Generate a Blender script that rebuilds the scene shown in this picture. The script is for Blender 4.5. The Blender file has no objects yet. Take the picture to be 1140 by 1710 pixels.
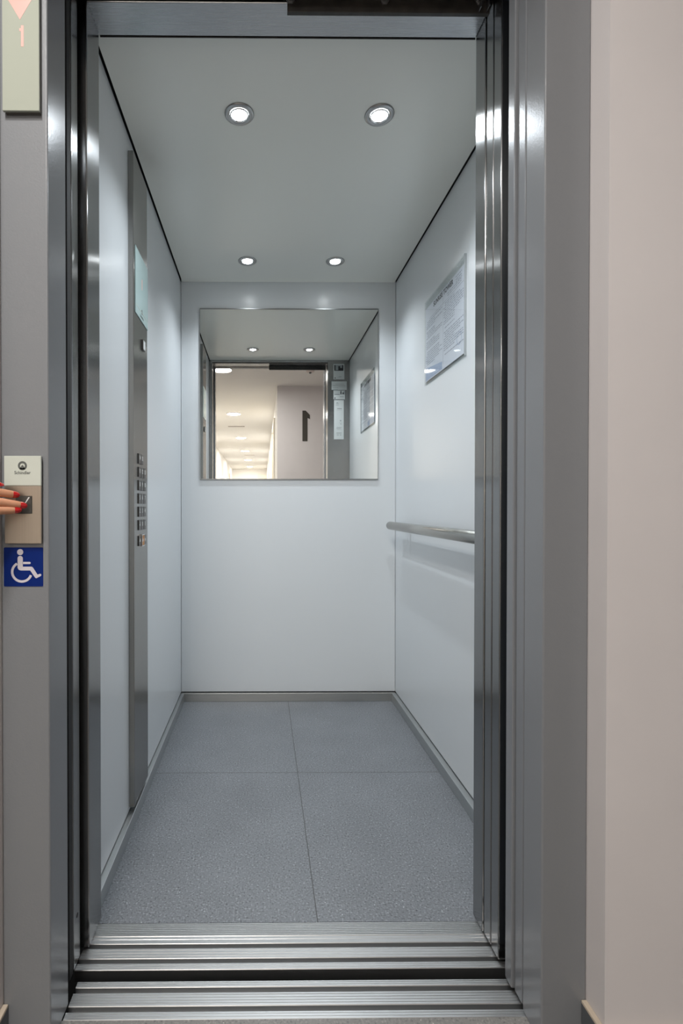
import bpy, bmesh, math, random
from mathutils import Vector, Matrix

random.seed(7)
scn = bpy.context.scene
COL = scn.collection

# ------------------------------------------------------------------ materials
def nt(name):
    m = bpy.data.materials.new(name)
    m.use_nodes = True
    n = m.node_tree.nodes
    return m, n, m.node_tree.links, n['Principled BSDF']

def pbr(name, col, rough=.5, metal=0., spec=.5, coat=0., bump=None, emit=None, estr=0., mottle=0., mscale=6., aniso=0.):
    """bump = (scale, strength, stretch xyz)"""
    m, n, l, b = nt(name)
    b.inputs['Base Color'].default_value = (*col, 1)
    b.inputs['Roughness'].default_value = rough
    b.inputs['Metallic'].default_value = metal
    b.inputs['Specular IOR Level'].default_value = spec
    b.inputs['Coat Weight'].default_value = coat
    b.inputs['Coat Roughness'].default_value = .08
    tc = n.new('ShaderNodeTexCoord')
    if mottle:
        tx = n.new('ShaderNodeTexNoise'); tx.inputs['Scale'].default_value = mscale; tx.inputs['Detail'].default_value = 4
        l.new(tc.outputs['Object'], tx.inputs['Vector'])
        mr = n.new('ShaderNodeMapRange'); mr.inputs[1].default_value = .25; mr.inputs[2].default_value = .75
        mr.inputs[3].default_value = 1 - mottle; mr.inputs[4].default_value = 1 + mottle
        l.new(tx.outputs['Fac'], mr.inputs[0])
        mx = n.new('ShaderNodeMix'); mx.data_type = 'RGBA'; mx.blend_type = 'MULTIPLY'; mx.inputs[0].default_value = 1
        mx.inputs[6].default_value = (*col, 1)
        l.new(mr.outputs[0], mx.inputs[7]); l.new(mx.outputs[2], b.inputs['Base Color'])
    if bump:
        mp = n.new('ShaderNodeMapping'); mp.inputs['Scale'].default_value = bump[2]
        l.new(tc.outputs['Object'], mp.inputs['Vector'])
        tx = n.new('ShaderNodeTexNoise'); tx.inputs['Scale'].default_value = bump[0]; tx.inputs['Detail'].default_value = 3
        l.new(mp.outputs[0], tx.inputs['Vector'])
        bp = n.new('ShaderNodeBump'); bp.inputs['Strength'].default_value = bump[1]; bp.inputs['Distance'].default_value = .001
        l.new(tx.outputs['Fac'], bp.inputs['Height']); l.new(bp.outputs[0], b.inputs['Normal'])
    if emit:
        b.inputs['Emission Color'].default_value = (*emit, 1)
        b.inputs['Emission Strength'].default_value = estr
    return m

def brushed(name, col, rough, along, aniso=0, bump=.035, var=.1):
    """brushed metal: fine streaks along one axis ('x','y','z')"""
    m, n, l, b = nt(name)
    b.inputs['Metallic'].default_value = 1
    if aniso:
        b.inputs['Anisotropic'].default_value = aniso
        tg = n.new('ShaderNodeTangent'); tg.direction_type = 'RADIAL'; tg.axis = 'Z'
        l.new(tg.outputs[0], b.inputs['Tangent'])
    tc = n.new('ShaderNodeTexCoord')
    mp = n.new('ShaderNodeMapping')
    mp.inputs['Scale'].default_value = {'x': (2, 300, 300), 'y': (300, 2, 300), 'z': (300, 300, 2)}[along]
    l.new(tc.outputs['Object'], mp.inputs['Vector'])
    tx = n.new('ShaderNodeTexNoise'); tx.inputs['Scale'].default_value = 3; tx.inputs['Detail'].default_value = 3
    l.new(mp.outputs[0], tx.inputs['Vector'])
    mr = n.new('ShaderNodeMapRange'); mr.inputs[3].default_value = rough * .8; mr.inputs[4].default_value = rough * 1.25
    l.new(tx.outputs['Fac'], mr.inputs[0]); l.new(mr.outputs[0], b.inputs['Roughness'])
    mx = n.new('ShaderNodeMix'); mx.data_type = 'RGBA'
    mx.inputs[6].default_value = (*[c * (1 - var) for c in col], 1); mx.inputs[7].default_value = (*[min(1, c * (1 + var)) for c in col], 1)
    l.new(tx.outputs['Fac'], mx.inputs[0]); l.new(mx.outputs[2], b.inputs['Base Color'])
    bp = n.new('ShaderNodeBump'); bp.inputs['Strength'].default_value = bump; bp.inputs['Distance'].default_value = .001
    l.new(tx.outputs['Fac'], bp.inputs['Height']); l.new(bp.outputs[0], b.inputs['Normal'])
    return m

def emitter(name, col, s):
    m = bpy.data.materials.new(name); m.use_nodes = True
    n = m.node_tree.nodes; n.clear()
    e = n.new('ShaderNodeEmission'); o = n.new('ShaderNodeOutputMaterial')
    e.inputs[0].default_value = (*col, 1); e.inputs[1].default_value = s
    m.node_tree.links.new(e.outputs[0], o.inputs[0])
    return m

def floor_mat(name, base, dark, light, joints):
    m, n, l, b = nt(name)
    tc = n.new('ShaderNodeTexCoord')
    def noise(scale, detail=2):
        t = n.new('ShaderNodeTexNoise'); t.inputs['Scale'].default_value = scale; t.inputs['Detail'].default_value = detail
        l.new(tc.outputs['Object'], t.inputs['Vector']); return t
    def ramp(src, stops):
        r = n.new('ShaderNodeValToRGB'); e = r.color_ramp.elements
        e[0].position, e[0].color = stops[0][0], (*stops[0][1], 1)
        e[1].position, e[1].color = stops[-1][0], (*stops[-1][1], 1)
        for p, c in stops[1:-1]:
            k = e.new(p); k.color = (*c, 1)
        l.new(src, r.inputs[0]); return r
    g = noise(210, 5)
    r = ramp(g.outputs['Fac'], [(.30, dark), (.44, base), (.56, base), (.74, light)])
    big = noise(5, 4)
    mr = n.new('ShaderNodeMapRange'); mr.inputs[1].default_value = .3; mr.inputs[2].default_value = .7
    mr.inputs[3].default_value = .92; mr.inputs[4].default_value = 1.07
    l.new(big.outputs['Fac'], mr.inputs[0])
    mx = n.new('ShaderNodeMix'); mx.data_type = 'RGBA'; mx.blend_type = 'MULTIPLY'; mx.inputs[0].default_value = 1
    l.new(r.outputs[0], mx.inputs[6]); l.new(mr.outputs[0], mx.inputs[7])
    # pale chips
    v = n.new('ShaderNodeTexVoronoi'); v.inputs['Scale'].default_value = 60
    l.new(tc.outputs['Object'], v.inputs['Vector'])
    lt = n.new('ShaderNodeMath'); lt.operation = 'LESS_THAN'; lt.inputs[1].default_value = .09
    l.new(v.outputs['Distance'], lt.inputs[0])
    mk = n.new('ShaderNodeMath'); mk.operation = 'MULTIPLY'; l.new(lt.outputs[0], mk.inputs[0])
    gt = n.new('ShaderNodeMath'); gt.operation = 'GREATER_THAN'; gt.inputs[1].default_value = .55
    g2 = noise(22, 2); l.new(g2.outputs['Fac'], gt.inputs[0]); l.new(gt.outputs[0], mk.inputs[1])
    m2 = n.new('ShaderNodeMix'); m2.data_type = 'RGBA'; m2.inputs[7].default_value = (*[min(1, c * 1.25) for c in light], 1)
    l.new(mk.outputs[0], m2.inputs[0]); l.new(mx.outputs[2], m2.inputs[6])
    out = m2.outputs[2]
    sp = n.new('ShaderNodeSeparateXYZ'); l.new(tc.outputs['Object'], sp.inputs[0])
    wob = noise(35, 2)
    for ax, at, w in joints:
        s = n.new('ShaderNodeMath'); s.operation = 'SUBTRACT'; s.inputs[1].default_value = at
        l.new(sp.outputs[ax], s.inputs[0])
        wm = n.new('ShaderNodeMath'); wm.operation = 'MULTIPLY_ADD'; wm.inputs[1].default_value = .0022; wm.inputs[2].default_value = -.0011
        l.new(wob.outputs['Fac'], wm.inputs[0])
        ad = n.new('ShaderNodeMath'); l.new(s.outputs[0], ad.inputs[0]); l.new(wm.outputs[0], ad.inputs[1])
        ab = n.new('ShaderNodeMath'); ab.operation = 'ABSOLUTE'; l.new(ad.outputs[0], ab.inputs[0])
        c = n.new('ShaderNodeMath'); c.operation = 'LESS_THAN'; c.inputs[1].default_value = w
        l.new(ab.outputs[0], c.inputs[0])
        f = n.new('ShaderNodeMath'); f.operation = 'MULTIPLY'; f.inputs[1].default_value = .8; l.new(c.outputs[0], f.inputs[0])
        m3 = n.new('ShaderNodeMix'); m3.data_type = 'RGBA'; m3.inputs[7].default_value = (.03, .028, .026, 1)
        l.new(f.outputs[0], m3.inputs[0]); l.new(out, m3.inputs[6]); out = m3.outputs[2]
    l.new(out, b.inputs['Base Color'])
    b.inputs['Roughness'].default_value = .42
    bp = n.new('ShaderNodeBump'); bp.inputs['Strength'].default_value = .25; bp.inputs['Distance'].default_value = .001
    l.new(g.outputs['Fac'], bp.inputs['Height']); l.new(bp.outputs[0], b.inputs['Normal'])
    return m

M = {}
M['laminate'] = pbr('white_laminate', (.675, .70, .715), .28, spec=.6, bump=(6, .02, (1, 1, 1)))
M['ceiling_panel'] = pbr('ceiling_laminate', (.87, .87, .81), .22, spec=.5)
M['stainless'] = brushed('stainless_vertical', (.31, .31, .31), .2, 'z', .9, .012)
M['stainless_h'] = brushed('stainless_horizontal', (.36, .365, .375), .26, 'x', 0, 0, .03)
M['cop'] = brushed('panel_stainless', (.36, .355, .34), .24, 'z', .8, .012)
M['rail'] = brushed('rail_stainless', (.42, .41, .385), .24, 'y', 0, .006)
M['skirt'] = brushed('skirting_aluminium', (.50, .50, .48), .34, 'x')
M['skirt_y'] = brushed('skirting_aluminium_side', (.56, .58, .58), .36, 'y')
M['alu'] = brushed('sill_aluminium', (.50, .495, .49), .36, 'x', 0, .0, .07)
M['dust'] = pbr('dusty_dark_steel', (.05, .048, .042), .8, mottle=.5, mscale=60)
M['paint'] = pbr('grey_frame_paint', (.222, .230, .242), .24, spec=.34, bump=(300, .16, (1, 1, 1)))
M['door_paint'] = pbr('grey_door_paint', (.215, .224, .238), .24, spec=.34, bump=(300, .16, (1, 1, 1)))
M['plaster'] = pbr('pinkish_white_plaster', (.69, .658, .655), .75, spec=.25, bump=(90, .06, (1, 1, 1)), mottle=.02)
M['white_plaster'] = pbr('cream_plaster', (.84, .82, .79), .8, spec=.2)
M['door_cream'] = pbr('cream_door', (.74, .68, .56), .5)
M['door_white'] = pbr('cream_casing', (.80, .76, .68), .5)
M['black'] = pbr('black_matt', (.012, .012, .012), .7)
M['darkmetal'] = pbr('dark_brown_steel', (.022, .019, .016), .45, spec=.5, mottle=.6, mscale=40)
M['bolt'] = pbr('zinc_bolt', (.35, .35, .35), .35, metal=1)
M['chrome'] = pbr('chrome', (.8, .8, .8), .12, metal=1)
M['trim'] = pbr('satin_nickel', (.42, .42, .42), .3, metal=1)
M['mirror'] = pbr('mirror_silver', (.90, .91, .89), .0, metal=1)
M['mirror_edge'] = pbr('mirror_edge', (.30, .31, .31), .3, metal=1)
M['display'] = pbr('mint_glass', (.46, .60, .59), .1, spec=.6)
M['glass_white'] = pbr('back_painted_glass', (.60, .635, .565), .12, spec=.5)
M['indicator_glass'] = pbr('indicator_glass', (.375, .395, .335), .07, spec=.4)
M['plate_beige'] = brushed('champagne_steel', (.50, .43, .35), .38, 'z')
M['button_dark'] = pbr('dark_button', (.06, .055, .048), .35)
M['btn'] = pbr('key_dark', (.11, .105, .1), .35, metal=.6)
M['btn_well'] = pbr('key_well', (.03, .03, .03), .5)
M['legend'] = pbr('white_print', (.75, .75, .73), .5)
M['grey_legend'] = pbr('grey_print', (.11, .12, .11), .5)
M['amber'] = pbr('amber_key', (.55, .22, .04), .35)
M['blue'] = pbr('blue_vinyl', (.0, .017, .16), .5, spec=.2)
M['white_vinyl'] = pbr('white_vinyl', (.66, .62, .66), .45)
M['red_led'] = pbr('lit_red_segment', (.42, .24, .20), .4, emit=(1, .42, .36), estr=.30)
M['plate_shadow'] = pbr('grey_back_box', (.10, .095, .085), .6)
M['skin'] = pbr('skin', (.60, .295, .175), .5, spec=.35, mottle=.06, mscale=60)
M['skin'].node_tree.nodes['Principled BSDF'].inputs['Subsurface Weight'].default_value = .15
M['skin'].node_tree.nodes['Principled BSDF'].inputs['Subsurface Radius'].default_value = (.01, .004, .002)
M['nail'] = pbr('red_nail_varnish', (.50, .006, .008), .12, spec=.6, coat=.6)
M['sleeve'] = pbr('dark_knit', (.05, .05, .06), .9)
M['paper'] = pbr('white_paper', (.70, .72, .79), .6)
M['ink'] = pbr('black_ink', (.03, .03, .035), .6)
M['faint_ink'] = pbr('grey_ink', (.34, .36, .42), .6)
M['blue_ink'] = pbr('pale_blue_ink', (.38, .45, .60), .6)
M['sticker'] = pbr('white_sticker', (.62, .64, .63), .45)
M['sticker_grey'] = pbr('grey_print_sticker', (.32, .34, .34), .5)
M['one'] = pbr('dark_grey_numeral', (.055, .05, .04), .6)
M['tile_skirt'] = pbr('dark_grey_tile', (.10, .11, .12), .35)
M['tile_edge'] = pbr('unglazed_tile_edge', (.62, .53, .42), .8)
M['spot'] = emitter('spot_lamp_glow', (.93, .98, 1.0), 45)
M['led'] = emitter('warm_led_glow', (1.0, .968, .93), 178)
M['led_corridor'] = emitter('corridor_led_glow', (1.0, .968, .93), 300)
M['sensor'] = pbr('white_plastic', (.7, .62, .58), .4)
M['car_floor'] = floor_mat('grey_quartz_tile', (.17, .18, .194), (.045, .048, .054), (.37, .385, .41),
                           [(0, .1325, .0013), (1, 1.881, .0013)])
M['hall_floor'] = floor_mat('grey_granite', (.19, .18, .165), (.09, .085, .08), (.33, .31, .28), [])

def acrylic():
    m = bpy.data.materials.new('clear_acrylic'); m.use_nodes = True
    n = m.node_tree.nodes; l = m.node_tree.links; n.clear()
    t = n.new('ShaderNodeBsdfTransparent'); t.inputs[0].default_value = (.955, .965, .965, 1)
    g = n.new('ShaderNodeBsdfGlossy'); g.inputs['Roughness'].default_value = .04
    fr = n.new('ShaderNodeFresnel'); fr.inputs[0].default_value = 1.3
    x = n.new('ShaderNodeMixShader'); o = n.new('ShaderNodeOutputMaterial')
    ge = n.new('ShaderNodeNewGeometry'); iv = n.new('ShaderNodeMath'); iv.operation = 'SUBTRACT'; iv.inputs[0].default_value = 1
    l.new(ge.outputs['Backfacing'], iv.inputs[1])
    mu = n.new('ShaderNodeMath'); mu.operation = 'MULTIPLY'; l.new(fr.outputs[0], mu.inputs[0]); l.new(iv.outputs[0], mu.inputs[1])
    l.new(mu.outputs[0], x.inputs[0]); l.new(t.outputs[0], x.inputs[1]); l.new(g.outputs[0], x.inputs[2]); l.new(x.outputs[0], o.inputs[0])
    return m
M['acrylic'] = acrylic()
M['acrylic_edge'] = pbr('acrylic_edge', (.36, .39, .40), .15, spec=.6)

# ------------------------------------------------------------------ object helpers
ORG = {}
def origin(p):
    return ORG.get(p.name, Vector((0, 0, 0))) if p else Vector((0, 0, 0))

def obj(name, bm, mat, parent=None, smooth=False, bevel=0, seg=2, org=None, tidy=True):
    """bm in world coordinates -> one linked mesh object; a top-level one takes org as its origin"""
    o_ = Vector(org) if org is not None else origin(parent)
    if tidy:
        bmesh.ops.recalc_face_normals(bm, faces=bm.faces)
    bmesh.ops.translate(bm, verts=bm.verts, vec=-o_)
    me = bpy.data.meshes.new(name); bm.to_mesh(me); bm.free()
    for m in (mat if isinstance(mat, (list, tuple)) else [mat]):
        me.materials.append(M[m])
    if smooth:
        for p in me.polygons: p.use_smooth = True
    o = bpy.data.objects.new(name, me); COL.objects.link(o)
    if parent: o.parent = parent
    elif org is not None: o.location = o_
    ORG[o.name] = o_
    if bevel:
        b = o.modifiers.new('bevel', 'BEVEL'); b.width = bevel; b.segments = seg; b.limit_method = 'ANGLE'
        b.harden_normals = False
    return o

def thing(name, label, cat, loc, group=None):
    o = bpy.data.objects.new(name, None); COL.objects.link(o); o.location = loc; o.empty_display_size = .05
    ORG[o.name] = Vector(loc)
    return tag(o, label, cat, group)

def tag(o, label=None, cat=None, group=None, kind=None):
    if label: o['label'] = label
    if cat: o['category'] = cat
    if group: o['group'] = group
    if kind: o['kind'] = kind
    return o

def struct(name, bm, mat, **k):
    return tag(obj(name, bm, mat, **k), kind='structure')

def box_in(bm, x0, x1, y0, y1, z0, z1, mi=0):
    v = [bm.verts.new((x, y, z)) for x in (x0, x1) for y in (y0, y1) for z in (z0, z1)]
    for f in ((0, 1, 3, 2), (4, 6, 7, 5), (0, 4, 5, 1), (2, 3, 7, 6), (0, 2, 6, 4), (1, 5, 7, 3)):
        bm.faces.new([v[i] for i in f]).material_index = mi
    return bm

def box(x0, x1, y0, y1, z0, z1):
    return box_in(bmesh.new(), x0, x1, y0, y1, z0, z1)

def boxes(*bs):
    bm = bmesh.new()
    for b in bs: box_in(bm, *b)
    return bm

def prism(pts, frame, depth):
    """2D outline pts in frame (o, u, v, w): extruded by depth along w"""
    o, u, v, w = [Vector(a) for a in frame]
    bm = bmesh.new()
    a = [bm.verts.new(o + u * p[0] + v * p[1]) for p in pts]
    b = [bm.verts.new(o + u * p[0] + v * p[1] + w * depth) for p in pts]
    bm.faces.new(a); bm.faces.new(list(reversed(b)))
    for i in range(len(pts)):
        j = (i + 1) % len(pts)
        bm.faces.new((a[i], b[i], b[j], a[j]))
    return bm

def lathe(prof, c, n=40, axis='z', closed=False):
    """prof: (r, h) list spun about an axis through c"""
    bm = bmesh.new(); rings = []
    for r, h in prof:
        ring = []
        for k in range(n if r > 1e-6 else 1):
            t = 2 * math.pi * k / n
            p = {'z': (r * math.cos(t), r * math.sin(t), h), 'y': (r * math.cos(t), h, r * math.sin(t)), 'x': (h, r * math.cos(t), r * math.sin(t))}[axis]
            ring.append(bm.verts.new(Vector(c) + Vector(p)))
        rings.append(ring)
    pairs = list(zip(rings, rings[1:])) + ([(rings[-1], rings[0])] if closed else [])
    for a, b in pairs:
        for k in range(n):
            j = (k + 1) % n
            if len(a) == 1 and len(b) == 1: break
            if len(a) == 1: bm.faces.new((a[0], b[j], b[k]))
            elif len(b) == 1: bm.faces.new((a[k], a[j], b[0]))
            else: bm.faces.new((a[k], a[j], b[j], b[k]))
    return bm

def tube(path, r, n=20, cap=True):
    bm = bmesh.new(); rings = []
    P = [Vector(p) for p in path]
    for i, p in enumerate(P):
        d = (P[min(i + 1, len(P) - 1)] - P[max(i - 1, 0)]).normalized()
        u = d.cross(Vector((0, 0, 1)) if abs(d.z) < .9 else Vector((1, 0, 0))).normalized(); v = d.cross(u)
        rr = r[i] if isinstance(r, (list, tuple)) else r
        rings.append([bm.verts.new(p + u * math.cos(2 * math.pi * k / n) * rr + v * math.sin(2 * math.pi * k / n) * rr) for k in range(n)])
    for a, b in zip(rings, rings[1:]):
        for k in range(n): bm.faces.new((a[k], a[(k + 1) % n], b[(k + 1) % n], b[k]))
    if cap:
        bm.faces.new(rings[0]); bm.faces.new(list(reversed(rings[-1])))
    return bm

def text_bm(body, size, o, u, v, depth=.0003, align='CENTER', xs=1.0, bold=0):
    """letters lying in plane (u right, v up) at o, standing off by depth along u x v"""
    cu = bpy.data.curves.new('lettering', 'FONT'); cu.body = body; cu.size = size
    cu.align_x = align; cu.align_y = 'CENTER'; cu.extrude = depth / 2; cu.offset = bold
    cu.resolution_u = 4
    tmp = bpy.data.objects.new('lettering', cu); COL.objects.link(tmp)
    me = bpy.data.meshes.new_from_object(tmp.evaluated_get(bpy.context.evaluated_depsgraph_get()))
    bpy.data.objects.remove(tmp); bpy.data.curves.remove(cu)
    bm = bmesh.new(); bm.from_mesh(me); bpy.data.meshes.remove(me)
    u = Vector(u); v = Vector(v); w = u.cross(v); o = Vector(o)
    for q in bm.verts:
        c = q.co.copy(); q.co = o + u * c.x * xs + v * c.y + w * (c.z + depth / 2)
    return bm

def join(bms):
    out = bmesh.new()
    for b in bms:
        me = bpy.data.meshes.new('part_mesh'); b.to_mesh(me); b.free(); out.from_mesh(me); bpy.data.meshes.remove(me)
    return out

def arc(cx, cy, r, a0, a1, n=24):
    return [(cx + r * math.cos(math.radians(a0 + (a1 - a0) * k / n)), cy + r * math.sin(math.radians(a0 + (a1 - a0) * k / n))) for k in range(n + 1)]

def kids(o): return [c for c in bpy.data.objects if c.parent == o]

def dup(root, loc, label, group=None):
    r = root.copy(); COL.objects.link(r); r.location = loc; r['label'] = label
    if group: r['group'] = group
    for ch in kids(root):
        c = ch.copy(); COL.objects.link(c); c.parent = r
        for g in kids(ch):
            d = g.copy(); COL.objects.link(d); d.parent = c
    return r

# ------------------------------------------------------------------ the car: shell
XL, XR, ZC, YB, YF = -.4126, .6828, 2.1335, 2.59, 1.2
struct('floor', box(XL - .03, XR + .03, 1.1988, YB + .03, -.03, 0), 'car_floor')
struct('wall_left', box(XL - .03, XL, YF + .015, YB + .03, .046, 2.1345), 'laminate')
struct('wall_right', box(XR, XR + .03, YF + .015, YB + .03, .046, 2.1345), 'laminate')
struct('wall_back', box(XL + .0018, XR - .0018, YB, YB + .03, .046, 2.17), 'laminate')
struct('ceiling', box(XL + .008, XR - .008, YF + .02, YB - .002, ZC, ZC + .02), 'ceiling_panel')
struct('ceiling_void', boxes((XL - .03, XR + .03, YF + .02, YB + .03, 2.171, 2.19), (XL - .03, XL - .001, YF + .02, YB, 2.135, 2.1708), (XR + .001, XR + .03, YF + .02, YB, 2.135, 2.1708)), 'black')  # black boxes: shade of the ceiling edge gap put into the colour
struct('baseboard_left', box(XL - .004, -.3955, 1.2, YB - .0178, 0.0, .0425), 'skirt_y', bevel=.0012)
struct('baseboard_right', box(.6605, XR + .004, 1.2195, YB - .0178, 0.0, .0425), 'skirt_y', bevel=.0012)
struct('baseboard_back', box(XL, XR, YB - .0175, YB + .01, 0.0, .0425), 'skirt', bevel=.0012)
struct('trim_1', boxes((XL - .028, XL - .004, 1.2, YB, .0, .0458), (XR + .004, XR + .028, 1.2, YB, .0, .0458),
                       (XL, XR, YB + .01, YB + .03, .0, .0458)), 'black')  # black backing, stands in for the shade in the gap above the baseboards

# car entrance frame in stainless steel: two posts, header, strike post
ef = thing('car_entrance_frame', 'brushed stainless steel entrance frame around the inner side of the lift doorway', 'door frame', (.06, 1.2, 0))
obj('post', box(-.45, -.386, 1.130, 1.2145, .0015, 2.1085), 'stainless', ef, bevel=.0025)
obj('post', box(.511, .72, 1.1655, 1.2185, .0015, 2.30), 'stainless', ef, bevel=.0025)
obj('header', box(-.45, .5108, 1.1375, 1.2185, 2.109, 2.30), 'stainless_h', ef, bevel=.002)
obj('shade_strip', box(-.385, .510, 1.2188, 1.2208, 2.1072, 2.115), 'darkmetal', ef)  # dark strip standing in for the shadow line under the header
obj('shade_strip', box(-.45, -.3990, 1.046, 1.0670, .002, 2.16), 'black', ef, bevel=.002)  # black strip standing in for the dark gap between jamb and strike post
sp = obj('strike_post', box(-.45, -.3985, 1.0675, 1.1105, .002, 2.16), 'stainless', ef, bevel=.006, seg=4)
obj('screw_hole', lathe([(0, -.3983), (.0052, -.3983), (.0052, -.3990), (0, -.3990)], (0, 1.09, .108), 20, 'x'), 'black', sp)

# sills
def sill(name, prof_top, x0, x1, y_back, depth, label, extra=()):
    t = thing(name, label, 'door sill', ((x0 + x1) / 2, y_back, -depth))
    pts = [(prof_top[0][0], -depth)] + prof_top + [(prof_top[-1][0], -depth)]
    obj('grooved_plate', prism(pts, ((x0, 0, 0), (0, 1, 0), (0, 0, 1), (1, 0, 0)), x1 - x0), 'alu', t)
    for m, b in extra: obj(m[0], b, m[1], t)
    return t
def band(y0, y1, ribs, h=.0012):
    """top outline between two edges with fine ribs"""
    out = [(y0, -.0012), (y0 + .0012, 0)]
    if ribs:
        L = (y1 - y0 - .005) / ribs
        for k in range(ribs):
            a = y0 + .0025 + k * L
            out += [(a + L * .38, 0), (a + L * .44, -h), (a + L * .62, -h), (a + L * .68, 0)]
    return out + [(y1 - .0012, 0), (y1, -.0012)]
gr = -.017
car_prof = band(1.0765, 1.0927, 2, .0007) + [(1.0927, gr), (1.1035, gr)] + band(1.1035, 1.1298, 3, .0008) + [(1.1298, gr), (1.141, gr)] \
    + band(1.141, 1.1605, 1, .0006) + band(1.1608, 1.1985, 7, .0016)
sill('car_sill', car_prof, -.400, .75, 1.2, .026, 'ribbed aluminium lift car sill with two door grooves, next to the grey tiled floor',
     [(('apron_plate', 'dust'), box(-.385, .504, 1.0775, 1.083, -.30, -.0262))])
land_prof = band(.9705, .9869, 2, .0008) + [(.9869, gr), (.9975, gr)] + band(.9975, 1.0258, 4, .0009) + [(1.0258, gr), (1.0368, gr)] + band(1.0368, 1.051, 2, .0007)
sill('landing_sill', land_prof, -.383, .75, .97, .026, 'ribbed aluminium landing sill with two door grooves, in front of the dark gap')

# sliding panels, pushed aside to the right
def door_panel(name, label, y0, y1, x0, mat, shoe=True):
    t = thing(name, label, 'sliding door', (x0 + .24, (y0 + y1) / 2, .004))
    obj('door_leaf', box(x0, x0 + .46, y0, y1, .005, 2.142), mat, t, bevel=.0025, seg=3)
    obj('guide_shoe', box(x0 + .02, x0 + .1, (y0 + y1) / 2 - .003, (y0 + y1) / 2 + .003, -.014, .0049), 'black', t)
    return t
door_panel('car_door_panel', 'stainless car door panel slid right, next to the entrance post and further from the hall', 1.1265, 1.1605, .512, 'stainless')
door_panel('car_door_panel', 'stainless car door panel slid right, with rounded dark edge beside the black gap', 1.0885, 1.1235, .512, 'stainless')
door_panel('landing_door_panel', 'grey painted landing door panel slid right, next to the black gap', 1.0235, 1.051, .5085, 'door_paint')
door_panel('landing_door_panel', 'grey painted landing door panel slid right, tight behind the grey door frame', .9895, 1.0195, .513, 'door_paint')

# dark hanger plate that carries the fast car panel
hp = thing('door_hanger', 'dark brown steel door hanger plate with bolt heads under the lift doorway header', 'door hanger', (.28, 1.135, 2.087))
pl = obj('hanger_plate', box(.0560, .504, 1.128, 1.137, 2.081, 2.24), 'darkmetal', hp, bevel=.001)
for x in (.063, .271, .481):
    obj('bolt', lathe([(0, -.007), (.0065, -.007), (.0065, -.002), (.0095, -.002), (.0095, 0)], (x, 1.128, 2.106), 6, 'y'), 'bolt', hp)
obj('end_bracket', boxes((.479, .4805, 1.116, 1.1279, 2.084, 2.2), (.496, .4975, 1.116, 1.1279, 2.084, 2.2)), 'bolt', hp)
tr = tag(obj('door_track', box(-.38, .47, 1.055, 1.115, 2.118, 2.24), 'darkmetal', org=(.06, 1.09, 2.118)), 'dark steel sliding door track above the lift doorway', 'door track')

# ------------------------------------------------------------------ landing door frame, hall
fr = thing('landing_door_frame', 'grey painted steel landing door frame around the open lift doorway', 'door frame', (.06, .92, 0))
obj('jamb', box(-.470, -.3845, .918, 1.003, 0.0, 2.145), 'paint', fr, bevel=.003, seg=3)
obj('jamb', box(.5112, .594, .918, .984, 0.0, 2.145), 'paint', fr, bevel=.003, seg=3)
obj('head', box(-.470, .594, .918, 1.0, 2.1455, 2.232), 'paint', fr, bevel=.003, seg=3)

HC = 2.5                       # hall ceiling
YL = .869                      # face of the hall wall with the lift
struct('wall_landing', boxes((-2.2, -.4705, YL, .965, 0, HC), (.5945, 1.9, YL, .965, 0, HC), (-.4705, .5945, YL, .965, 2.233, HC)), 'plaster')
struct('floor_hall', boxes((-2.2, 1.9, -1.15, .9702, -.03, 0), (-1.15, .19, -14.7, -1.15, -.03, 0)), 'hall_floor')
struct('ceiling_hall', boxes((-2.25, 1.95, -1.15, .98, HC, HC + .05), (-1.2, .24, -14.7, -1.15, HC, HC + .05)), 'white_plaster')
struct('wall_hall_right', box(1.9, 1.95, -1.2, .965, 0, HC), 'plaster')
struct('wall_hall_left', box(-2.25, -2.2, -1.2, .965, 0, HC), 'plaster')
struct('wall_numbered', box(.19, 1.9, -1.25, -1.15, 0, HC), 'plaster')
struct('wall_hall_back', box(-2.2, -1.15, -1.25, -1.15, 0, HC), 'plaster')
struct('wall_corridor_left', box(-1.2, -1.15, -14.7, -1.25, 0, HC), 'white_plaster')
struct('wall_corridor_right', box(.19, .24, -14.7, -1.25, 0, HC), 'white_plaster')
struct('wall_corridor_end', box(-1.2, .24, -14.7, -14.6, 0, HC), 'white_plaster')
for i, (y0, y1) in enumerate(((-3.2, -2.2), (-7.4, -6.4))):
    d = struct('door_%d' % (i + 1), box(.183, .1895, y0 + .09, y1 - .09, 0, 2.2), 'door_cream')
    struct('trim_%d' % (i + 2), boxes((.165, .1895, y0, y0 + .09, 0, 2.1995), (.165, .1895, y1 - .09, y1, 0, 2.1995), (.165, .1895, y0, y1, 2.2, 2.29)), 'door_white')
struct('door_3', box(-.0895, .185, -14.597, -14.57, 0, 2.129), 'door_cream')
struct('trim_4', boxes((-.172, -.09, -14.598, -14.56, 0, 2.1295), (-.172, .185, -14.598, -14.56, 2.13, 2.29)), 'door_white')
struct('door_4', box(-1.149, -1.14, -13.6, -12.7, 0, 2.1), 'door_cream')
struct('trim_5', boxes((-1.149, -1.125, -13.69, -13.6, 0, 2.0995), (-1.149, -1.125, -12.7, -12.61, 0, 2.0995), (-1.149, -1.125, -13.69, -12.61, 2.1, 2.19)), 'door_white')

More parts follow.
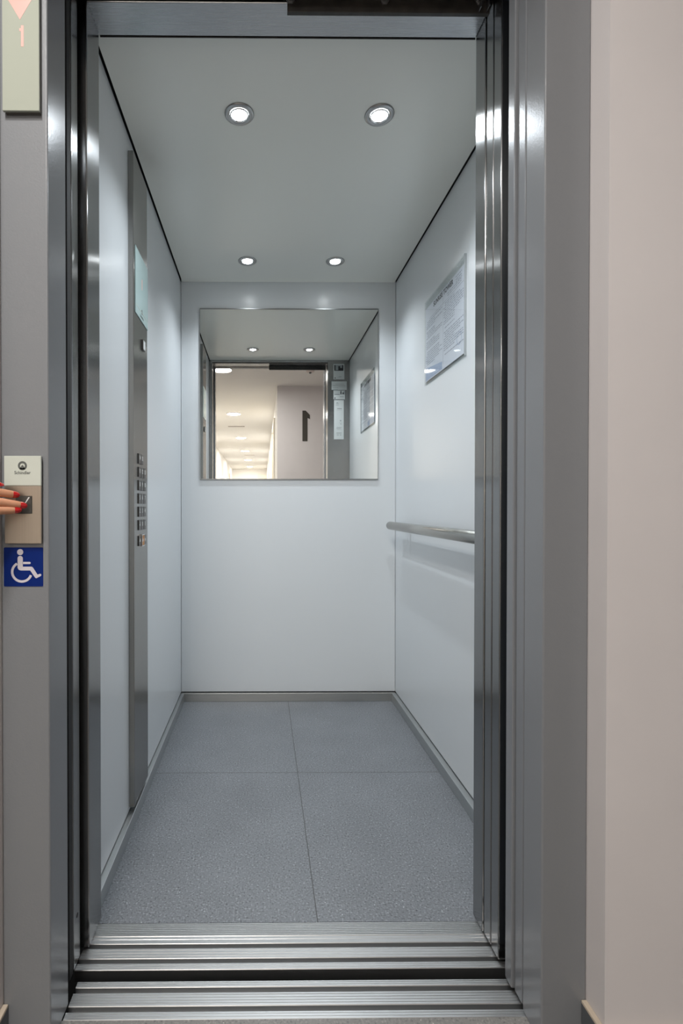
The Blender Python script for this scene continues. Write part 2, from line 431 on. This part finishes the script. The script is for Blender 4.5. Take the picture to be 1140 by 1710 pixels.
# tiled skirting with pale unglazed top edge
def skirting(name, bs):
    bm = bmesh.new()
    for b in bs:
        x0, x1, y0, y1, h = b
        box_in(bm, x0, x1, y0, y1, 0, h - .006, 0); box_in(bm, x0, x1, y0, y1, h - .006, h, 1)
    struct(name, bm, ['tile_skirt', 'tile_edge'], bevel=.0012)
skirting('baseboard_landing_right', [(.5845, .5942, .859, .9175, .0855), (.5942, 1.9, .859, .8688, .0855)])
skirting('baseboard_landing_left', [(-.4702, -.4605, .859, .9175, .0855), (-2.2, -.4702, .859, .8688, .0855)])
skirting('baseboard_hall_back', [(.19, 1.9, -1.1498, -1.14, .0855)])

# numeral on the far wall, seen in the mirror: one stroke with a flag, standing 12 mm proud
one = [(0, -.19), (.062, -.19), (.062, .19), (.022, .19), (-.03, .135), (-.03, .085), (0, .10)]
tag(obj('wall_numeral', prism([(-x, z) for x, z in one], ((.565, -1.1499, 2.005), (1, 0, 0), (0, 0, 1), (0, 1, 0)), .004), 'one', org=(.53, -1.15, 1.81)),
    'dark grey floor numeral 1 on the hall wall, reflected in the lift mirror', 'numeral')

# hall lamps and vents
def hall_light(c, label, glow):
    t = thing('recessed_light', label, 'ceiling light', c, 'recessed lights along the hall')
    obj('rim', lathe([(.118, 0), (.118, -.007), (.112, -.011), (.104, -.009), (.104, -.001)], c, 48), 'door_white', t, smooth=True)
    obj('diffuser', lathe([(.1035, -.006), (0, -.0065)], c, 48), glow, t)
    return t
hl = hall_light((-.44, -.40, HC), 'round recessed hall ceiling light cut off by the mirror top left of the doorway reflection', 'led')
names = ['second in the row counted from the lift', 'third in the row counted from the lift', 'fourth in the row counted from the lift',
         'fifth in the row counted from the lift', 'farthest in the row, by the end wall']
cl = hall_light((-.455, -3.02, HC), 'round recessed corridor ceiling light in the mirror, ' + names[0], 'led_corridor')
for (x, y), w in zip(((-.457, -5.82), (-.453, -8.37), (-.445, -10.9), (-.455, -13.5)), names[1:]):
    dup(cl, (x, y, HC), 'round recessed corridor ceiling light in the mirror, ' + w)
dup(hl, (-.48, .12, HC), 'added round warm recessed ceiling light, out of view, right in front of the lift door')  # added lamp, unseen, to brighten the left jamb
for (x0, x1, y), w in zip(((-.63, -.325, -4.28), (-.51, -.21, -9.44)), ('nearer of the two in the mirror', 'farther of the two in the mirror')):
    v = thing('ceiling_vent', 'thin linear slot vent in the corridor ceiling, ' + w, 'vent', ((x0 + x1) / 2, y, HC), 'slot vents in the corridor ceiling')
    obj('slot_frame', boxes((x0, x1, y - .04, y - .025, HC - .006, HC), (x0, x1, y + .025, y + .04, HC - .006, HC)), 'sensor', v)
    obj('slot', box(x0, x1, y - .025, y + .025, HC - .002, HC), 'black', v)
sm = thing('ceiling_sensor', 'small pale round sensor on the hall ceiling, reflected near the mirror top right', 'sensor', (.533, -.44, HC))
obj('base', lathe([(.045, 0), (.045, -.012), (.036, -.018), (0, -.018)], (.533, -.44, HC), 28), 'sensor', sm, smooth=True)
obj('lens', lathe([(.014, -.018), (.012, -.03), (0, -.034)], (.533, -.44, HC), 20), 'grey_legend', sm, smooth=True)

# ------------------------------------------------------------------ car: ceiling spotlights
def spot(loc, label):
    t = thing('ceiling_spotlight', label, 'spotlight', loc, 'spotlights in the lift ceiling')
    obj('trim_ring', lathe([(.0425, 0), (.0425, -.0022), (.040, -.0048), (.034, -.0058), (.0275, -.0038), (.0262, .0)], loc, 48), 'trim', t, smooth=True)
    obj('retaining_ring', lathe([(.0272, -.0040), (.0275, -.0062), (.0240, -.0066), (.0226, -.0025)], loc, 40), 'chrome', t, smooth=True)
    obj('lamp', lathe([(.0225, -.0015), (.020, -.0042), (.013, -.0056), (0, -.0062)], loc, 32), 'spot', t, smooth=True)
    ld = bpy.data.lights.new('lamp_beam', 'SPOT'); ld.energy = 21.5; ld.color = (.865, .94, 1.0)
    ld.spot_size = math.radians(132); ld.spot_blend = 1.0; ld.shadow_soft_size = .02
    lo = bpy.data.objects.new('lamp_beam', ld); COL.objects.link(lo); lo.parent = t; lo.location = (0, 0, -.03)
    return t
s0 = spot((-.066, 1.487, ZC), 'round recessed spotlight in the lift ceiling, front left by the doorway')
dup(s0, (.3425, 1.487, ZC), 'round recessed spotlight in the lift ceiling, front right by the doorway')
dup(s0, (-.068, 2.367, ZC), 'round recessed spotlight in the lift ceiling, back left above the mirror')
dup(s0, (.3405, 2.367, ZC), 'round recessed spotlight in the lift ceiling, back right above the mirror')

# ------------------------------------------------------------------ mirror on the back wall
mt = thing('wall_mirror', 'square frameless wall mirror on the back wall of the lift car', 'mirror', (.138, 2.588, 1.132))
obj('glass', box(-.3145, .590, 2.585, 2.5898, 1.1345, 1.994), 'mirror', mt)
obj('edge_rail', box(-.3145, .590, 2.5825, 2.5898, 1.9943, 1.9985), 'mirror_edge', mt)
obj('edge_rail', box(-.3145, .590, 2.5825, 2.5898, 1.1300, 1.1342), 'mirror_edge', mt)
obj('edge_rail', box(-.3162, -.3147, 2.5835, 2.5898, 1.130, 1.9985), 'mirror_edge', mt)
obj('edge_rail', box(.5902, .5915, 2.5835, 2.5898, 1.130, 1.9985), 'mirror_edge', mt)

# ------------------------------------------------------------------ handrail on the right wall
hr = thing('handrail', 'round brushed steel handrail along the right wall of the lift car', 'handrail', (.65, 1.9, .90))
obj('bar', lathe([(0, 1.26), (.0165, 1.26), (.0198, 1.264), (.0198, 2.448), (.0165, 2.452), (0, 2.452)], (.62, 0, .9005), 32, 'y'), 'rail', hr, smooth=True, bevel=0)
for y in (1.38, 2.33):
    br = obj('bracket', tube([(.634, y, .8995), (.66, y, .8995), (XR - .004, y, .8995)], .008, 16), 'rail', hr, smooth=False)
    obj('wall_plate', lathe([(0, XR - .005), (.012, XR - .005), (.013, XR - .003), (.013, XR)], (0, y, .8995), 28, 'x'), 'rail', br)

# ------------------------------------------------------------------ operating panel on the left wall
XP = -.3955
cp = thing('operating_panel', 'tall stainless steel lift control column on the left wall of the car', 'control panel', (-.404, 1.66, .055))
obj('column', box(XL - .0, XP, 1.572, 1.757, .056, 2.086), 'cop', cp, bevel=.0015)
ds = obj('display', box(XP, XP + .0022, 1.588, 1.757, 1.597, 1.806), 'display', cp, bevel=.0005)
U, V = (0, 1, 0), (0, 0, 1)     # reading directions on the left wall
obj('digit', text_bm('1', .05, (XP + .0023, 1.672, 1.715), U, V, .0003), 'red_led', ds)
obj('divider_line', box(XP + .0022, XP + .0026, 1.592, 1.755, 1.6235, 1.6255), 'glass_white', ds)
lg = [lathe([(.0085, XP + .0022), (.0085, XP + .0025), (.0050, XP + .0025), (.0050, XP + .0022)], (0, 1.672, 1.627), 24, 'x'),
      text_bm('Schindler', .0125, (XP + .0023, 1.672, 1.6095), U, V, .0003)]
obj('maker_logo', join(lg), 'grey_legend', ds)
ks = obj('key_switch', box(XP, XP + .006, 1.672, 1.702, 1.506, 1.54), 'btn', cp, bevel=.001)
obj('switch_face', box(XP + .006, XP + .0066, 1.675, 1.699, 1.509, 1.537), 'sticker', ks)
rows = [(1.144, ['14', '15', None]), (1.1015, ['11', '12', '13']), (1.059, ['8', '9', '10']), (1.0165, ['5', '6', '7']),
        (.974, ['2', '3', '4']), (.931, ['-1', '0', '1']), (.8805, ['bell', 'open', 'close'])]
for z, labs in rows:
    for yc, lb in zip((1.635, 1.6685, 1.7035), labs):
        if lb is None: continue
        w, h = .0145, .0165
        amber = lb == 'open'
        kb = obj('button', box(XP, XP + (.0048 if amber else .0035), yc - w, yc + w, z - h, z + h), 'amber' if amber else 'btn', cp, bevel=.0012)
        xf = XP + (.0049 if amber else .0036)
        if lb == 'bell':
            b = prism([(-.006, -.005), (.006, -.005), (.0045, -.002), (.0035, .003), (0, .006), (-.0035, .003), (-.0045, -.002)], ((xf, yc, z + .002), U, V, (1, 0, 0)), .0003)
        elif lb in ('open', 'close'):
            s = 1 if lb == 'open' else -1
            b = join([prism([(s * .0095, 0), (s * .004 if s > 0 else -.004, .005), (s * .004 if s > 0 else -.004, -.005)], ((xf, yc, z), U, V, (1, 0, 0)), .0003),
                      prism([(-s * .0095, 0), (-s * .004, -.005), (-s * .004, .005)], ((xf, yc, z), U, V, (1, 0, 0)), .0003),
                      box(xf, xf + .0003, yc - .0007, yc + .0007, z - .006, z + .006)])
        else:
            b = text_bm(lb, .019, (xf, yc, z + .0025), U, V, .0003, bold=.0004)
        obj('legend', b, 'legend', kb)
        if amber:
            obj('guard_ring', boxes((XP, XP + .0065, yc - w - .003, yc - w - .0002, z - h - .003, z + h + .003), (XP, XP + .0065, yc + w + .0002, yc + w + .003, z - h - .003, z + h + .003),
                                    (XP, XP + .0065, yc - w, yc + w, z + h + .0002, z + h + .003), (XP, XP + .0065, yc - w, yc + w, z - h - .003, z - h - .0002)), 'chrome', kb)

# ------------------------------------------------------------------ notice on the right wall
nz = thing('notice_holder', 'clear acrylic notice holder with a printed sheet on the right wall of the car', 'notice', (.68, 1.9, 1.495))
Y0, Y1, Z0, Z1 = 1.696, 2.108, 1.496, 1.836
obj('back_sheet', box(.6795, XR - .0002, Y0, Y1, Z0, Z1), 'acrylic', nz)
pp = obj('paper', box(.6785, .6793, Y0 + .006, Y1 - .004, Z0 + .010, Z1 - .030), 'paper', nz)
UR = (0, -1, 0)                 # reading direction on the right wall (towards the doorway)
xs = .6783
obj('title', text_bm('SUNRISE TOWER', .027, (xs, 1.906, Z1 - .046), UR, V, .0003, bold=.0006), 'ink', pp)
def dashes(u0, u1, z, h, r):
    """one line of small print as words of uneven length; u runs from the far edge towards the door"""
    out = []; u = u0
    while u < u1:
        w = r.uniform(.008, .026)
        out.append((xs - .0001, xs + .0001, Y1 - min(u + w, u1), Y1 - u, z - h / 2, z + h / 2)); u += w + .0045
    return out
rr = random.Random(3); L = []
ztop = Z1 - .092; k = 0
for col in ((.016, .196), (.214, .398)):
    z = ztop
    while z > Z0 + (.075 if col[0] < .1 else .055):
        if rr.random() > .13:
            L += dashes(col[0] + rr.choice((0, 0, .01)), col[1] - rr.choice((0, 0, .03, .08)), z, .0034, rr)
        z -= .0082
for z in (Z1 - .042, Z1 - .052, Z1 - .060):
    L += dashes(.33, .385, z, .003, rr)
for z in (Z1 - .066, Z1 - .074):
    L += dashes(.25, .38, z, .003, rr)
obj('small_print', boxes(*L), 'faint_ink', pp)
obj('ruled_line', boxes((xs - .0001, xs + .0001, Y1 - .2062, Y1 - .205, Z0 + .03, Z1 - .062), (xs - .0001, xs + .0001, Y0 + .012, Y1 - .05, Z1 - .0845, Z1 - .083)), 'faint_ink', pp)
obj('blue_corner_print', prism([(.0, .0), (.19, .0), (.19, .028), (.0, .052)], ((xs - .0001, Y1 - .006, Z0 + .014), UR, V, (1, 0, 0)), .0002), 'blue_ink', pp)
obj('round_stamp', lathe([(.022, -.0001), (.022, .0001), (.0195, .0001), (.0195, -.0001)], (xs, Y0 + .05, Z0 + .075), 32, 'x', True), 'blue_ink', pp)
obj('front_pane', box(.6752, .6772, Y0, Y1, Z0 + .004, Z1), 'acrylic', nz)
obj('bottom_channel', box(.6745, XR, Y0 - .001, Y1 + .001, Z0 - .003, Z0 + .004), 'acrylic', nz, bevel=.0008)
obj('side_edge', box(.6752, XR, Y0 - .0022, Y0, Z0, Z1), 'acrylic_edge', nz)
obj('grip_slot', boxes((.6748, .6751, Y0 + .012, Y0 + .05, Z1 - .020, Z1 - .018), (.6748, .6751, Y0 + .012, Y0 + .05, Z1 - .009, Z1 - .007),
                       (.6748, .6751, Y0 + .05, Y0 + .052, Z1 - .020, Z1 - .007)), 'acrylic_edge', nz)

# ------------------------------------------------------------------ stickers on the front return, seen in the mirror
YS = 1.2186
def sticker(label, x0, x1, z0, z1, parts):
    t = thing('sticker', label, 'sticker', ((x0 + x1) / 2, YS, z0), 'stickers on the steel panel beside the doorway')
    sh = obj('sheet', box(x0, x1, YS, YS + .0005, z0, z1), 'sticker', t)
    for nm, mat, bs in parts:
        obj(nm, boxes(*[(x0 + a * (x1 - x0), x0 + b * (x1 - x0), YS + .0005, YS + .0008, z0 + c * (z1 - z0), z0 + d * (z1 - z0)) for a, b, c, d in bs]), mat, sh)
    return t, sh
t, sh = sticker('square-topped white sticker with a dark photo, topmost on the steel panel in the mirror', .555, .64, 1.985, 2.105,
    [('photo', 'ink', [(.08, .20, .58, .93), (.45, .62, .58, .86), (.80, .92, .58, .93), (.08, .92, .56, .60), (.60, .80, .58, .74)]),
     ('photo_pale', 'sticker_grey', [(.20, .45, .60, .93), (.62, .80, .74, .93), (.45, .62, .86, .93)]),
     ('printed_text', 'sticker_grey', [(.35, .72, .13, .15), (.5, .75, .18, .20)])])
obj('warning_triangle', prism([(.0, 0), (.012, 0), (.006, .011)], ((.563, YS + .0005, 1.992), (1, 0, 0), (0, 0, 1), (0, 1, 0)), .0003), 'ink', sh)
sticker('wide white sticker with ruled lines of text, second from the top in the mirror', .541, .659, 1.904, 1.970,
    [('printed_text', 'sticker_grey', [(.25, .85, .66, .70), (.08, .92, .46, .52), (.08, .45, .20, .25), (.1, .4, .02, .06), (.5, .9, .33, .35)])])
t, sh = sticker('white sticker with two dark figures at one corner, third from the top in the mirror', .556, .645, 1.831, 1.8995,
    [('figures', 'ink', [(.60, .70, .55, .90), (.64, .68, .90, .97), (.78, .90, .56, .74), (.83, .88, .74, .84)]),
     ('figure_ground', 'sticker_grey', [(.90, .99, .55, .95)]),
     ('printed_text', 'sticker_grey', [(.10, .52, .80, .84)]), ('printed_text', 'sticker_grey', [(.55, .9, .24, .30)]),
     ('printed_text', 'ink', [(.08, .55, .53, .59)])])
obj('warning_triangle', prism([(.0, 0), (.013, 0), (.0065, .012)], ((.561, YS + .0005, 1.836), (1, 0, 0), (0, 0, 1), (0, 1, 0)), .0003), 'ink', sh)
sticker('tall narrow white sticker, lowest on the steel panel in the mirror', .56, .636, 1.520, 1.8245,
    [('printed_text', 'sticker_grey', [(.2, .5, .90, .91)]), ('printed_text', 'sticker_grey', [(.25, .42, .92, .94)]), ('printed_text', 'sticker_grey', [(.18, .5, .865, .875)]), ('printed_text', 'sticker_grey', [(.25, .8, .74, .745)]), ('printed_text', 'sticker_grey', [(.5, .8, .42, .425)]), ('printed_text', 'sticker_grey', [(.6, .75, .46, .49)]), ('printed_text', 'sticker_grey', [(.65, .75, .38, .40)]), ('printed_text', 'sticker_grey', [(.28, .78, .30, .31)]), ('printed_text', 'sticker_grey', [(.25, .7, .27, .28)]), ('printed_text', 'sticker_grey', [(.3, .78, .25, .255)]), ('printed_text', 'sticker_grey', [(.25, .78, .16, .17)]), ('printed_text', 'sticker_grey', [(.25, .78, .14, .148)]), ('printed_text', 'sticker_grey', [(.3, .5, .10, .115)]), ('printed_text', 'sticker_grey', [(.6, .75, .10, .115)]),
     ('headline', 'ink', [(.32, .80, .775, .785)])])

# ------------------------------------------------------------------ landing controls on the left jamb
YJ = .918
UX = (1, 0, 0)                  # reading direction on a face that looks at the hall
def txt(body, s, x, y, z, **k): return text_bm(body, s, (x, y, z), UX, V, .0003, **k)
W = (0, -1, 0)
bp = thing('call_button_plate', 'lift call button plate on the grey jamb, glass top and champagne steel lower half', 'call button', (-.427, YJ, .922))
obj('back_box', box(-.4580, -.3960, .913, YJ, .9235, 1.0785), 'plate_shadow', bp)
gp = obj('glass_plate', box(-.4602, -.3945, .909, .914, 1.0262, 1.0793), 'glass_white', bp, bevel=.0009)
ring = lathe([(.0080, .9087), (.0080, .9091), (.0044, .9091), (.0044, .9087)], (-.4272, 0, 1.0618), 32, 'y', True)
tri = prism([(-.0052, -.0066), (.0052, -.0066), (.0015, .0004), (0, .0014), (-.0015, .0004)], ((-.4272, .9091, 1.0618), UX, V, W), .0004)
obj('logo_ring', join([ring, tri]), 'grey_legend', gp)
obj('maker_name', txt('Schindler', .0078, -.4272, .9090, 1.0492, bold=.0001), 'grey_legend', gp)
sp_ = obj('steel_plate', box(-.4595, -.3948, .9095, .914, .9227, 1.0258), 'plate_beige', bp, bevel=.0006)
bt = obj('button', box(-.4384, -.4114, .9085, .9096, .9771, 1.0070), 'button_dark', bp, bevel=.001)
obj('button_rim', boxes((-.4392, -.4385, .9088, .9096, .9763, 1.0078), (-.4113, -.4106, .9088, .9096, .9763, 1.0078), (-.4384, -.4114, .9088, .9096, 1.0071, 1.0078), (-.4384, -.4114, .9088, .9096, .9763, .9770)), 'black', bt)
obj('button_mark', prism([(-.004, -.0052), (-.0024, -.0052), (.0042, .0042), (.0042, .0052), (.0022, .0052)], ((-.4188, .9085, 1.0005), UX, V, W), .0003), 'legend', bt)

ws = thing('wheelchair_sign', 'square blue wheelchair access sticker on the grey jamb under the call button plate', 'sign', (-.43, YJ, .845))
c0 = (-.430, .880); hw = .0352
rd = arc(c0[0] + hw - .002, c0[1] + hw - .002, .002, 0, 90, 5) + arc(c0[0] - hw + .002, c0[1] + hw - .002, .002, 90, 180, 5) \
    + arc(c0[0] - hw + .002, c0[1] - hw + .002, .002, 180, 270, 5) + arc(c0[0] + hw - .002, c0[1] - hw + .002, .002, 270, 360, 5)
sh = obj('blue_square', prism(rd, ((0, YJ, 0), UX, V, W), .0008), 'blue', ws)
F0 = ((c0[0] - hw, YJ - .0008, c0[1] + hw), (hw * 2 / 435, 0, 0), (0, 0, -hw * 2 / 438), (0, -1, 0))   # sign grid 435 x 438
def ic(pts): return prism(pts, F0, .0003)
def stroke(path, w):
    L_, R_ = [], []
    for i, p in enumerate(path):
        a = path[max(i - 1, 0)]; b = path[min(i + 1, len(path) - 1)]
        dx, dy = b[0] - a[0], b[1] - a[1]; n_ = math.hypot(dx, dy)
        L_.append((p[0] - dy / n_ * w / 2, p[1] + dx / n_ * w / 2)); R_.append((p[0] + dy / n_ * w / 2, p[1] - dx / n_ * w / 2))
    return ic(L_ + R_[::-1])
wheel = arc(200, 280, 110, -115, -375 + 0, 30)   # counter-clockwise on the sign grid (y down)
wheel = [(200 + 107 * math.cos(math.radians(a)), 275 + 107 * math.sin(math.radians(a))) for a in [20 + (240 - 20) * k / 30 for k in range(31)]]
icon = [ic([(182 + 34 * math.cos(2 * math.pi * k / 28), 52 + 34 * math.sin(2 * math.pi * k / 28)) for k in range(28)]),
        ic(arc(182, 123, 29, 180, 360, 14) + [(211, 216), (290, 216), (308, 216), (322, 224), (374, 306), (396, 296), (412, 298), (416, 312), (408, 322), (360, 346), (348, 340), (292, 258)]
           + [(188, 258), (165, 250), (153, 228)]),
        ic([(205, 162)] + arc(286, 174, 12, -90, 90, 8) + [(205, 186)]), stroke(wheel, 27)]
obj('wheelchair_symbol', join(icon), 'white_vinyl', sh)

di = thing('floor_indicator', 'tall pale glass floor indicator on the grey jamb showing a red arrow and 1', 'floor indicator', (-.4255, YJ, 1.69))
obj('back_box', box(-.4565, -.3945, .913, YJ, 1.6895, 1.90), 'plate_shadow', di)
gl = obj('glass_plate', box(-.4597, -.3945, .908, .9129, 1.6905, 1.905), 'indicator_glass', di, bevel=.0008)
obj('down_arrow', prism([(-.0245, .042), (0, .001), (.0245, .042)][::-1], ((-.428, .908, 1.8492), UX, V, W), .0003), 'red_led', gl)
obj('digit', join([box(-.4262, -.4215, .9077, .908, 1.8030, 1.8400), box(-.4290, -.4262, .9077, .908, 1.8300, 1.8350)]), 'red_led', gl)

# ------------------------------------------------------------------ the hand that presses the button
def skin_body(name, verts, edges, radii, parent, mat, root=0, sub=2):
    me = bpy.data.meshes.new(name)
    o_ = origin(parent)
    me.from_pydata([Vector(v) - o_ for v in verts], edges, [])
    o = bpy.data.objects.new(name, me); COL.objects.link(o); o.parent = parent; ORG[o.name] = o_
    sk = o.modifiers.new('skin', 'SKIN'); sk.use_smooth_shade = True
    for i, r in enumerate(radii):
        d = me.skin_vertices[0].data[i]
        d.radius = (r, r) if not isinstance(r, tuple) else r
        d.use_root = i == root
    s = o.modifiers.new('smooth', 'SUBSURF'); s.levels = sub; s.render_levels = sub
    me.materials.append(M[mat])
    return o

pe = thing('person', "hand of a person with red nail varnish pressing the lift call button", 'person', (-.55, .72, .98))
wrist = (-.548, .745, .985)
V_, E_, R_ = [(-.80, .60, .955), (-.70, .655, .967), (-.60, .712, .980), wrist], [(0, 1), (1, 2), (2, 3)], [.038, .034, .026, .024]
def add(p, r, frm):
    V_.append((p[0], p[1] + .0035, p[2])); R_.append(r); E_.append((frm, len(V_) - 1)); return len(V_) - 1
palm = add((-.518, .782, .990), .024, 3)
# finger chains: knuckle, middle joint, end joint, tip
TIPS = []
for nm, ch in {
    'index': ([(-.503, .800, 1.019), (-.480, .842, 1.0175), (-.4545, .869, 1.0135), (-.4345, .8925, 1.0095)], (.0098, .0090, .0083, .0072)),
    'middle': ([(-.498, .803, 1.001), (-.472, .842, 1.0005), (-.444, .871, .9955), (-.4225, .8945, .9905)], (.0098, .0090, .0082, .0072)),
    'ring': ([(-.501, .792, .982), (-.476, .834, .9815), (-.4495, .862, .982), (-.4285, .8865, .9828)], (.0095, .0088, .0080, .0070)),
    'little': ([(-.513, .794, .966), (-.496, .828, .961), (-.480, .849, .958), (-.467, .8645, .956)], (.0085, .0078, .0070, .0062)),
}.items():
    pts, rs = ch; f = palm
    for p, r in zip(pts, rs): f = add(p, r, f)
    TIPS.append(([(q[0], q[1] + .0035, q[2]) for q in pts], rs))
th = [(-.520, .772, 1.012), (-.502, .800, 1.029), (-.480, .845, 1.033), (-.4545, .8775, 1.0245)]
f = 3
f = palm
for p, r in zip(th, (.0125, .0105, .0085, .0068)): f = add(p, r, f)
body = skin_body('body', V_, E_, R_, pe, 'skin', root=3)
def nail(tip, prev, r, up, length=.0158, over=.0038):
    """oval varnished nail on the back of the last joint"""
    d = (Vector(tip) - Vector(prev)).normalized(); n_ = (Vector(up) - d * Vector(up).dot(d)).normalized(); s = d.cross(n_)
    c = Vector(tip) - d * (length * .38 - over) + n_ * (r * .62)
    bm = bmesh.new(); bmesh.ops.create_uvsphere(bm, u_segments=20, v_segments=12, radius=1)
    for v in bm.verts:
        x, y, z = v.co
        bend = -.30 * y * y * r
        v.co = c + d * (x * length * .62) + s * (y * r * .86) + n_ * (z * .0022 + bend - .10 * r * x * x)
    return bm
for pts, rs in TIPS:
    obj('fingernail', nail(pts[3], pts[2], rs[3], (.85, -.55, .12)), 'nail', pe, smooth=True)
obj('fingernail', nail((th[3][0], th[3][1] + .0035, th[3][2]), (th[2][0], th[2][1] + .0035, th[2][2]), .0078, (.3, -.35, .9)), 'nail', pe, smooth=True)
slv = tube([(-.60, .712, .980), (-.612, .705, .9785), (-.70, .655, .967), (-.83, .583, .951), (-.90, .545, .943)], [.036, .038, .045, .052, .056], 28)
obj('sleeve', slv, 'sleeve', pe, smooth=True)

# ------------------------------------------------------------------ camera, world, output look
cam = bpy.data.cameras.new('camera'); co = bpy.data.objects.new('camera', cam); COL.objects.link(co)
cam.sensor_fit = 'VERTICAL'; cam.sensor_height = 36; cam.sensor_width = 24
cam.lens = 847 / 1710 * 36
cam.shift_x = (570 - 443.85) / 1710
cam.shift_y = 0
cam.clip_start = .02
co.location = (0, 0, .9869)
a, p = .0077, .0085
fwd = Vector((math.sin(a) * math.cos(p), math.cos(a) * math.cos(p), -math.sin(p)))
co.rotation_euler = fwd.to_track_quat('-Z', 'Y').to_euler()
scn.camera = co

w = bpy.data.worlds.new('shaft_dark'); scn.world = w; w.use_nodes = True
w.node_tree.nodes['Background'].inputs[0].default_value = (.004, .004, .004, 1)
w.node_tree.nodes['Background'].inputs[1].default_value = 1

scn.view_settings.view_transform = 'Standard'
scn.view_settings.look = 'None'
scn.view_settings.gamma = 1
scn.view_settings.exposure = 0
scn.cycles.use_denoising = True
scn.cycles.max_bounces = 14; scn.cycles.diffuse_bounces = 7; scn.cycles.glossy_bounces = 7; scn.cycles.transparent_max_bounces = 12
scn.cycles.caustics_reflective = False
